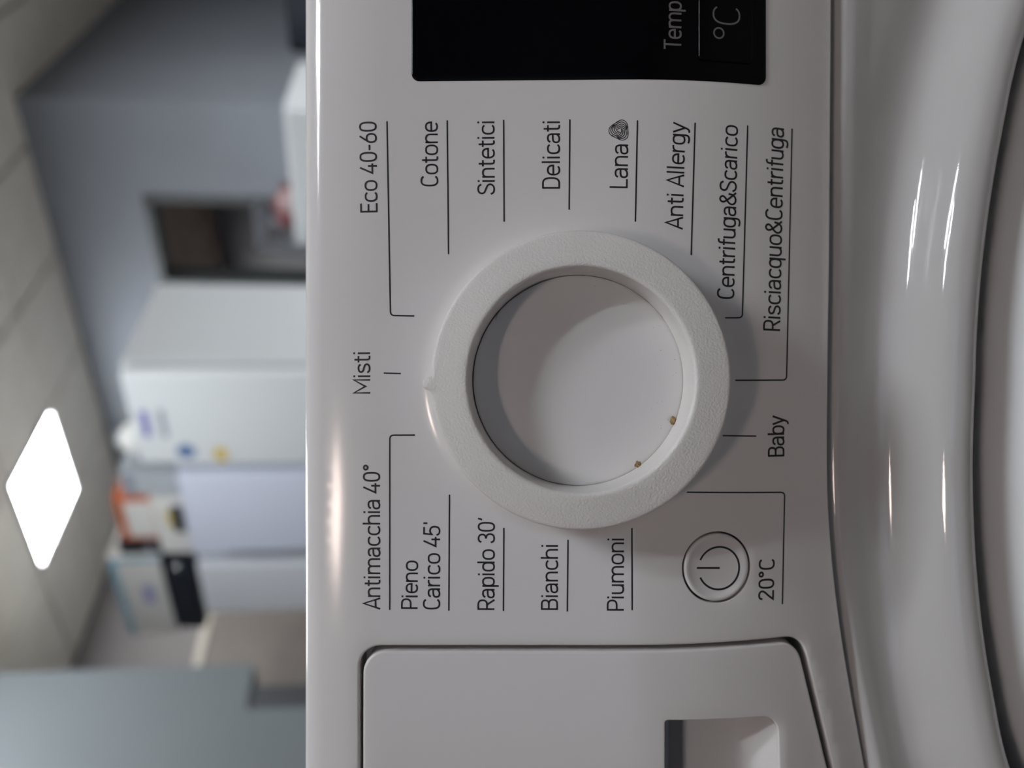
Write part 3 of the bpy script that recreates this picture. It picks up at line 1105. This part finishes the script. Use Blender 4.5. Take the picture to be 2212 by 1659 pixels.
for (rr_, dd) in ((165, 8.0), (150, 14.0), (110, 26.0), (60, 34.0), (0.5, 37.0)):
    rows.append([W(DCX + math.sin(a) * rr_, DCS - math.cos(a) * rr_, 14 + SLOPE * (DCS - math.cos(a) * rr_ - 75) + dd) for a in angs])
add_rows(V, F, rows, True)
part('door_glass', V, F, M_GLASSB, door)

# cabinet behind the front: sides, back, worktop
topw = W(0, TOP_S, 16)
yf, zt = topw.y + 0.004, topw.z - 0.004
bm = bmesh.new()
def wbox(x0, x1, y0, y1, z0, z1):
    vs_ = [bm.verts.new(p) for p in ((x0, y0, z0), (x1, y0, z0), (x1, y1, z0), (x0, y1, z0), (x0, y0, z1), (x1, y0, z1), (x1, y1, z1), (x0, y1, z1))]
    for f in ((3, 2, 1, 0), (4, 5, 6, 7), (0, 1, 5, 4), (1, 2, 6, 5), (2, 3, 7, 6), (3, 0, 4, 7)):
        bm.faces.new([vs_[i] for i in f])
yb = yf + 0.50
wbox(-0.298, -0.294, yf + 0.03, yb, 0.0, zt - 0.03)
wbox(0.294, 0.298, yf + 0.03, yb, 0.0, zt - 0.03)
wbox(-0.298, 0.298, yb - 0.004, yb, 0.0, zt - 0.03)
me = bpy.data.meshes.new('cabinet')
bm.to_mesh(me)
bm.free()
keep(link('cabinet', me, M_PAINT, None, smooth=False), wm)
bm = bmesh.new()
wbox(-0.299, 0.299, yf - 0.006, yb, zt - 0.03, zt)
bmesh.ops.bevel(bm, geom=bm.edges[:], offset=0.003, segments=2, affect='EDGES')
me = bpy.data.meshes.new('worktop')
bm.to_mesh(me)
bm.free()
keep(link('worktop', me, M_PAINT, None, smooth=False), wm)

# ---- crumbs and a hair in the dial ----------------------------------------
def crumb(name, px, py, size, d, material, seed, label, cat='crumb', group=None):
    x, s = PX(px, py, d)
    rnd = random.Random(seed)
    bm = bmesh.new()
    bmesh.ops.create_icosphere(bm, subdivisions=2, radius=size / 1000)
    for v in bm.verts:
        v.co *= rnd.uniform(0.55, 1.25)
    c = W(x, s, d - size * 0.35)
    for v in bm.verts:
        v.co = RT * v.co.x + DN * v.co.y * 0.9 + AX * v.co.z * 0.45
    me = bpy.data.meshes.new(name)
    bm.to_mesh(me)
    bm.free()
    o = link(name, me, material, None, smooth=False)
    o.location = c
    return tag(o, label, cat, group)
crumb('crumb', 1453, 908, 0.85, -2.2, M_DIRT, 3, 'larger brown crumb caught at the edge of the dial hollow', group='brown crumbs in the dial')
crumb('crumb', 1377, 1003, 0.75, -2.1, M_DIRT, 5, 'smaller brown crumb caught near the lower left edge of the dial hollow', group='brown crumbs in the dial')
V, F = [], []
pts = [PX(p[0], p[1], -2.9) for p in cr([(1071, 692), (1075, 677), (1092, 658), (1115, 640), (1145, 621), (1168, 610)])]
for i, p in enumerate(pts):
    w_ = 0.10 * math.sin(PI * (i + 1) / (len(pts) + 1)) + 0.02
    for k in range(5):
        a = 2 * PI * k / 5
        V.append(W(p[0] + w_ * math.cos(a), p[1] + w_ * math.cos(a), -2.9 + w_ * math.sin(a)))
    if i:
        for k in range(5):
            F.append([(i - 1) * 5 + k, (i - 1) * 5 + (k + 1) % 5, i * 5 + (k + 1) % 5, i * 5 + k])
hair = link('hair', mesh_from('hair', V, F), M_DARKD, None, True)
tag(hair, 'thin dark hair curved along the upper right edge of the dial hollow', 'hair')
# grains of dust that nobody could count
V, F = [], []
rnd = random.Random(11)
spots = []
for k in range(46):
    a = math.radians(rnd.choice([rnd.uniform(-60, 70), rnd.uniform(-60, 70), rnd.uniform(70, 110), rnd.uniform(0, 360)]))
    spots.append((KX + 22.0 * math.cos(a) * rnd.uniform(0.985, 1.005), KS + 0.15 + 22.0 * math.sin(a) * rnd.uniform(0.985, 1.005), -1.95, rnd.uniform(0.05, 0.13)))
for k in range(34):
    a = math.radians(rnd.uniform(-40, 80))
    r = rnd.uniform(15, 21.5)
    spots.append((KX + r * math.sin(a), KS + r * math.cos(a), -2.4, rnd.uniform(0.03, 0.09)))
for (x, s, d, r) in spots:
    st = len(V)
    for q in ((1, 0, 0), (0, 1, 0), (-1, 0, 0), (0, -1, 0), (0, 0, -0.5)):
        V.append(W(x + q[0] * r * rnd.uniform(0.6, 1.4), s + q[1] * r * rnd.uniform(0.6, 1.4), d - 0.05 + q[2] * r))
    for k in range(4):
        F.append([st + k, st + (k + 1) % 4, st + 4])
dust = link('dust', mesh_from('dust', V, F, 0, CAM), M_DARKD, None, False)
tag(dust, 'tiny dark dust grains along the edge of the dial hollow', 'dust', kind='stuff')

# ------------------------------------------------------------------ appliances along the back of the shop
M_SEAL = mat('grey_door_gasket', (0.16, 0.18, 0.21), 0.6, bump=0.05, bscale=100)
M_CHROME = mat('brushed_metal', (0.55, 0.56, 0.58), 0.3, metal=1.0, bump=0.02, bscale=200)
M_CARDW = mat('white_carton', (0.72, 0.71, 0.68), 0.7, var=0.04, vscale=10)
M_CARDB = mat('pale_blue_carton_edge', (0.30, 0.48, 0.58), 0.7, var=0.1, vscale=10)
M_ORANGE = mat('orange_carton', (0.52, 0.13, 0.045), 0.6, var=0.1, vscale=8)
M_NAVY = mat('dark_navy_plastic', (0.018, 0.022, 0.032), 0.45, var=0.1, vscale=8)
M_VIOLET = mat('violet_print', (0.16, 0.14, 0.42), 0.6, var=0.1, vscale=30)
M_BLUEP = mat('blue_print', (0.10, 0.17, 0.33), 0.6, var=0.1, vscale=30)
M_YELLOW = mat('yellow_print', (0.60, 0.46, 0.14), 0.6, var=0.1, vscale=30)
M_REDP = mat('red_plastic_wrap', (0.17, 0.03, 0.035), 0.4, var=0.25, vscale=18)
M_GREYP2 = mat('mid_grey_print', (0.25, 0.27, 0.32), 0.6, var=0.1, vscale=30)
M_PINKW = mat('pinkish_white_wrap', (0.36, 0.24, 0.24), 0.5, var=0.2, vscale=18)

FB, FBK = 1.62, 0.97                        # front and back of the fridge row
def fridge(name, label, a0, a1, ztop, body_mat, door_mat, split, handle_side, front=FB):
    f = thing(name, label, 'fridge', RM((a0 + a1) / 2, (front + FBK) / 2, 0))
    rbox('body', a0, a1, FBK, front - 0.065, 0.03, ztop, body_mat, f, 0.006)
    zs = [0.05] + split + [ztop - 0.004]
    for z0, z1 in zip(zs[:-1], zs[1:]):
        d = rbox('fridge_door', a0 + 0.003, a1 - 0.003, front - 0.055, front, z0 + 0.004, z1 - 0.004, door_mat, f, 0.012)
        rbox('gasket', a0 + 0.012, a1 - 0.012, front - 0.066, front - 0.054, z0 + 0.012, z1 - 0.012, M_SEAL, d, origin=f.location)
        ha = a1 - 0.05 if handle_side > 0 else a0 + 0.03
        zc = z0 + 0.06 if z0 > 0.5 else z1 - 0.50
        rbox('handle', ha, ha + 0.02, front + 0.012, front + 0.034, zc, zc + 0.36, M_CHROME, d, 0.004, origin=f.location)
    for (pa, pb) in ((a0 + 0.05, FBK + 0.05), (a1 - 0.09, FBK + 0.05), (a0 + 0.05, front - 0.14), (a1 - 0.09, front - 0.14)):
        rbox('foot', pa, pa + 0.04, pb, pb + 0.04, 0.0, 0.032, M_BLACK, f)
    return f

fa = fridge('fridge', 'tall white fridge with small stickers on its door, nearest the doorway', 0.45, 0.915, 1.90, M_WHITEA, M_WHITEA, [0.62], 1)
# front print and stickers, 1 mm proud of the door
def sticker(name, a, z, w, h, material, parent, round_=True):
    V, F = [], []
    n = 24 if round_ else 4
    for (bb, k_) in ((FB + 0.0012, 1.0), (FB - 0.001, 1.0)):
        for k in range(n):
            t = 2 * PI * k / n + (0 if round_ else PI / 4)
            q = 1.0 if round_ else 1.4142
            V.append(RM(a + w / 2 * q * math.cos(t), bb, z + h / 2 * q * math.sin(t)) - parent.location)
    F.append(list(range(n)))
    for k in range(n):
        F.append([k, (k + 1) % n, n + (k + 1) % n, n + k])
    me = mesh_from(name, V, F)
    return link(name, me, material, parent, smooth=False)
sticker('violet_sticker', 0.70, 1.838, 0.13, 0.030, M_VIOLET, fa, False)
sticker('grey_sticker', 0.70, 1.772, 0.14, 0.022, M_GREYP2, fa, False)
sticker('blue_sticker', 0.845, 1.706, 0.075, 0.075, M_BLUEP, fa)
sticker('yellow_sticker', 0.862, 1.572, 0.085, 0.060, M_YELLOW, fa)
fridge('fridge', 'lavender-white fridge standing second in the row, under the orange box', 0.965, 1.475, 1.775, M_GREYA, mat('lavender_white_enamel', (0.70, 0.73, 0.85), 0.35, bump=0.02, bscale=200), [1.2], 1, FB)
fridge('fridge', 'pale grey fridge third in the row, under the dark appliance', 1.525, 1.87, 1.775, M_GREYA, M_GREYA, [0.7], 1, FB)

# things on top of the fridges
def carton(name, label, cat, a0, a1, b0, b1, z0, z1, material, flap=True):
    c = thing(name, label, cat, RM((a0 + a1) / 2, (b0 + b1) / 2, z0))
    rbox('box_body', a0, a1, b0, b1, z0, z1, material, c, 0.004)
    if flap:
        rbox('tape_strip', (a0 + a1) / 2 - 0.02, (a0 + a1) / 2 + 0.02, b0 - 0.001, b1 + 0.001, z1 - 0.002, z1 + 0.001, M_CREAM, c)
    return c

def ppart(name, parent, a0, a1, z0, z1, b, material, th=0.003):
    return rbox(name, a0, a1, b - 0.001, b + th, z0, z1, material, parent)

# white rounded jug-like container at the fridge edge
def turned(name, a, b, prof, material, parent, n=28):
    V, F = [], []
    rows = [[RM(a + r * math.cos(2 * PI * k / n), b + r * math.sin(2 * PI * k / n), z) - parent.location for k in range(n)] for (r, z) in prof]
    add_rows(V, F, rows, True)
    F.append(list(range(n)))
    F.append(list(range(len(V) - n, len(V))))
    return link(name, mesh_from(name, V, F, 0), material, parent, True)
j = thing('container', 'white rounded plastic container on the edge of the tall fridge', 'container', RM(0.845, 1.53, 1.90))
turned('container_body', 0.845, 1.53, [(0.055, 1.90), (0.062, 1.91), (0.064, 1.94), (0.058, 1.96), (0.040, 1.972)], M_CARDW, j)
turned('lid', 0.845, 1.53, [(0.030, 1.972), (0.030, 1.985), (0.026, 1.99)], M_WHITEA, j)
c = carton('carton', 'pale grey box at the right end of the second fridge top', 'box', 0.975, 1.105, 1.42, 1.60, 1.776, 2.00, mat('pale_grey_carton', (0.42, 0.45, 0.48), 0.7, var=0.05, vscale=10))
ppart('printed_band', c, 0.976, 1.104, 1.95, 1.985, 1.60, M_GREYP2)
c = carton('carton', 'low white box lying under the orange box', 'box', 1.125, 1.465, 1.36, 1.60, 1.776, 1.905, M_CARDW)
ppart('printed_band', c, 1.17, 1.33, 1.782, 1.826, 1.60, M_NAVY)
ppart('yellow_mark', c, 1.20, 1.30, 1.828, 1.850, 1.60, M_YELLOW)
c = carton('carton', 'orange box with a white label on top of the low white box', 'box', 1.135, 1.40, 1.38, 1.58, 1.906, 2.065, M_ORANGE)
ppart('white_label', c, 1.165, 1.375, 1.915, 2.025, 1.58, M_CARDW)
c = carton('carton', 'black box between the orange box and the big white carton', 'box', 1.405, 1.475, 1.38, 1.59, 1.906, 2.09, M_NAVY, False)
ppart('printed_band', c, 1.41, 1.47, 1.95, 1.97, 1.59, M_GREYP2)
mw = thing('black_appliance', 'black appliance standing under the big white carton', 'black_appliance', RM(1.75, 1.44, 1.776))  # appliance of unknown kind; its door, control strip and knob are invented
rbox('housing', 1.49, 2.0, 1.27, 1.595, 1.790, 1.925, M_NAVY, mw, 0.008)
rbox('front_door', 1.62, 1.985, 1.595, 1.612, 1.797, 1.918, M_NAVY, mw, 0.004)
rbox('control_strip', 1.50, 1.612, 1.595, 1.608, 1.797, 1.918, M_NAVY, mw, 0.003)
turned('knob', 1.555, 1.60, [(0.001, 1.835), (0.02, 1.838), (0.02, 1.872), (0.001, 1.875)], M_CHROME, mw)
for (pa, pb) in ((1.53, 1.30), (1.85, 1.30), (1.53, 1.54), (1.85, 1.54)):
    rbox('foot', pa, pa + 0.02, pb, pb + 0.02, 1.776, 1.792, M_BLACK, mw)
c = carton('carton', 'big white carton with pale blue edges and a small blue print', 'box', 1.495, 2.03, 1.30, 1.60, 1.926, 2.15, M_CARDW, False)
ppart('blue_edge', c, 1.497, 2.028, 2.118, 2.148, 1.60, M_CARDB)
ppart('blue_edge', c, 1.497, 1.520, 1.93, 2.118, 1.60, M_CARDB)
ppart('blue_print', c, 1.68, 1.80, 1.985, 2.035, 1.60, mat('pale_violet_print', (0.36, 0.36, 0.58), 0.6, var=0.2, vscale=40))

# white half-height appliance at the corner with a red parcel on top
w = thing('upright_freezer', 'white half-height freezer standing against the wall corner', 'freezer', RM(0.10, 0.33, 0))
rbox('body', -0.23, 0.42, 0.02, 0.59, 0.03, 1.345, M_WHITEA, w, 0.008)
rbox('freezer_door', -0.228, 0.418, 0.60, 0.655, 0.05, 1.34, M_WHITEA, w, 0.012)
rbox('handle', -0.20, -0.18, 0.667, 0.69, 0.80, 1.15, M_CHROME, w, 0.004)
for (pa, pb) in ((-0.2, 0.06), (0.35, 0.06), (-0.2, 0.52), (0.35, 0.52)):
    rbox('foot', pa, pa + 0.04, pb, pb + 0.04, 0.0, 0.032, M_BLACK, w)
def lump(name, a, b, z, ra, rb, rz, material, parent, seed):
    rnd = random.Random(seed)
    bm = bmesh.new()
    bmesh.ops.create_icosphere(bm, subdivisions=3, radius=1.0)
    for v in bm.verts:
        k = 1 + 0.13 * math.sin(5 * v.co.x + seed) * math.cos(4 * v.co.y) + rnd.uniform(-0.04, 0.04)
        zz_ = max(-0.75, v.co.z)
        q = RM(a + v.co.x * ra * k, b + v.co.y * rb * k, z + (zz_ + 0.75) * rz * k * 0.8) - parent.location
        v.co = q
    me = bpy.data.meshes.new(name)
    bm.to_mesh(me)
    bm.free()
    return link(name, me, material, parent, True)
pr = thing('parcel', 'red and pink wrapped parcel lying on the white half-height freezer', 'parcel', RM(0.30, 0.45, 1.345))
lump('wrapped_bundle', 0.315, 0.45, 1.346, 0.10, 0.09, 0.075, M_REDP, pr, 2)
lump('pale_wrap', 0.275, 0.50, 1.346, 0.055, 0.07, 0.06, M_PINKW, pr, 5)
# dark upright appliances far down the right wall, only their tops show
for k, (bb, zt_, lab) in enumerate(((-1.95, 1.60, 'dark appliance far right, farther along the side wall'), (-1.15, 1.50, 'dark appliance far right, nearer the wall corner'))):
    d = thing('wine_cooler', lab, 'cooler', RM(-0.25, bb, 0))
    rbox('body', -0.44, -0.02, bb - 0.27, bb + 0.27, 0.03, zt_, M_NAVY, d, 0.008)
    rbox('cooler_door', -0.48, -0.445, bb - 0.265, bb + 0.265, 0.05, zt_ - 0.005, M_BLACK, d, 0.006)
    rbox('foot', -0.4, -0.06, bb - 0.2, bb + 0.2, 0.0, 0.031, M_BLACK, d)
# shelf unit seen through the doorway
sh = thing('shelf_unit', 'pale metal shelf frame inside the dark doorway', 'shelf', RM(0.85, -1.0, 0))
for (pa, pb) in ((0.62, -0.80), (1.16, -0.80), (0.62, -1.16), (1.16, -1.16)):
    rbox('post', pa, pa + 0.05, pb, pb + 0.05, 0.0, 1.80, M_GREYA, sh, 0.004)
for z in (0.4, 0.9, 1.35, 1.76):
    rbox('shelf_board', 0.62, 1.21, -1.16, -0.75, z, z + 0.03, M_GREYA, sh, 0.003)
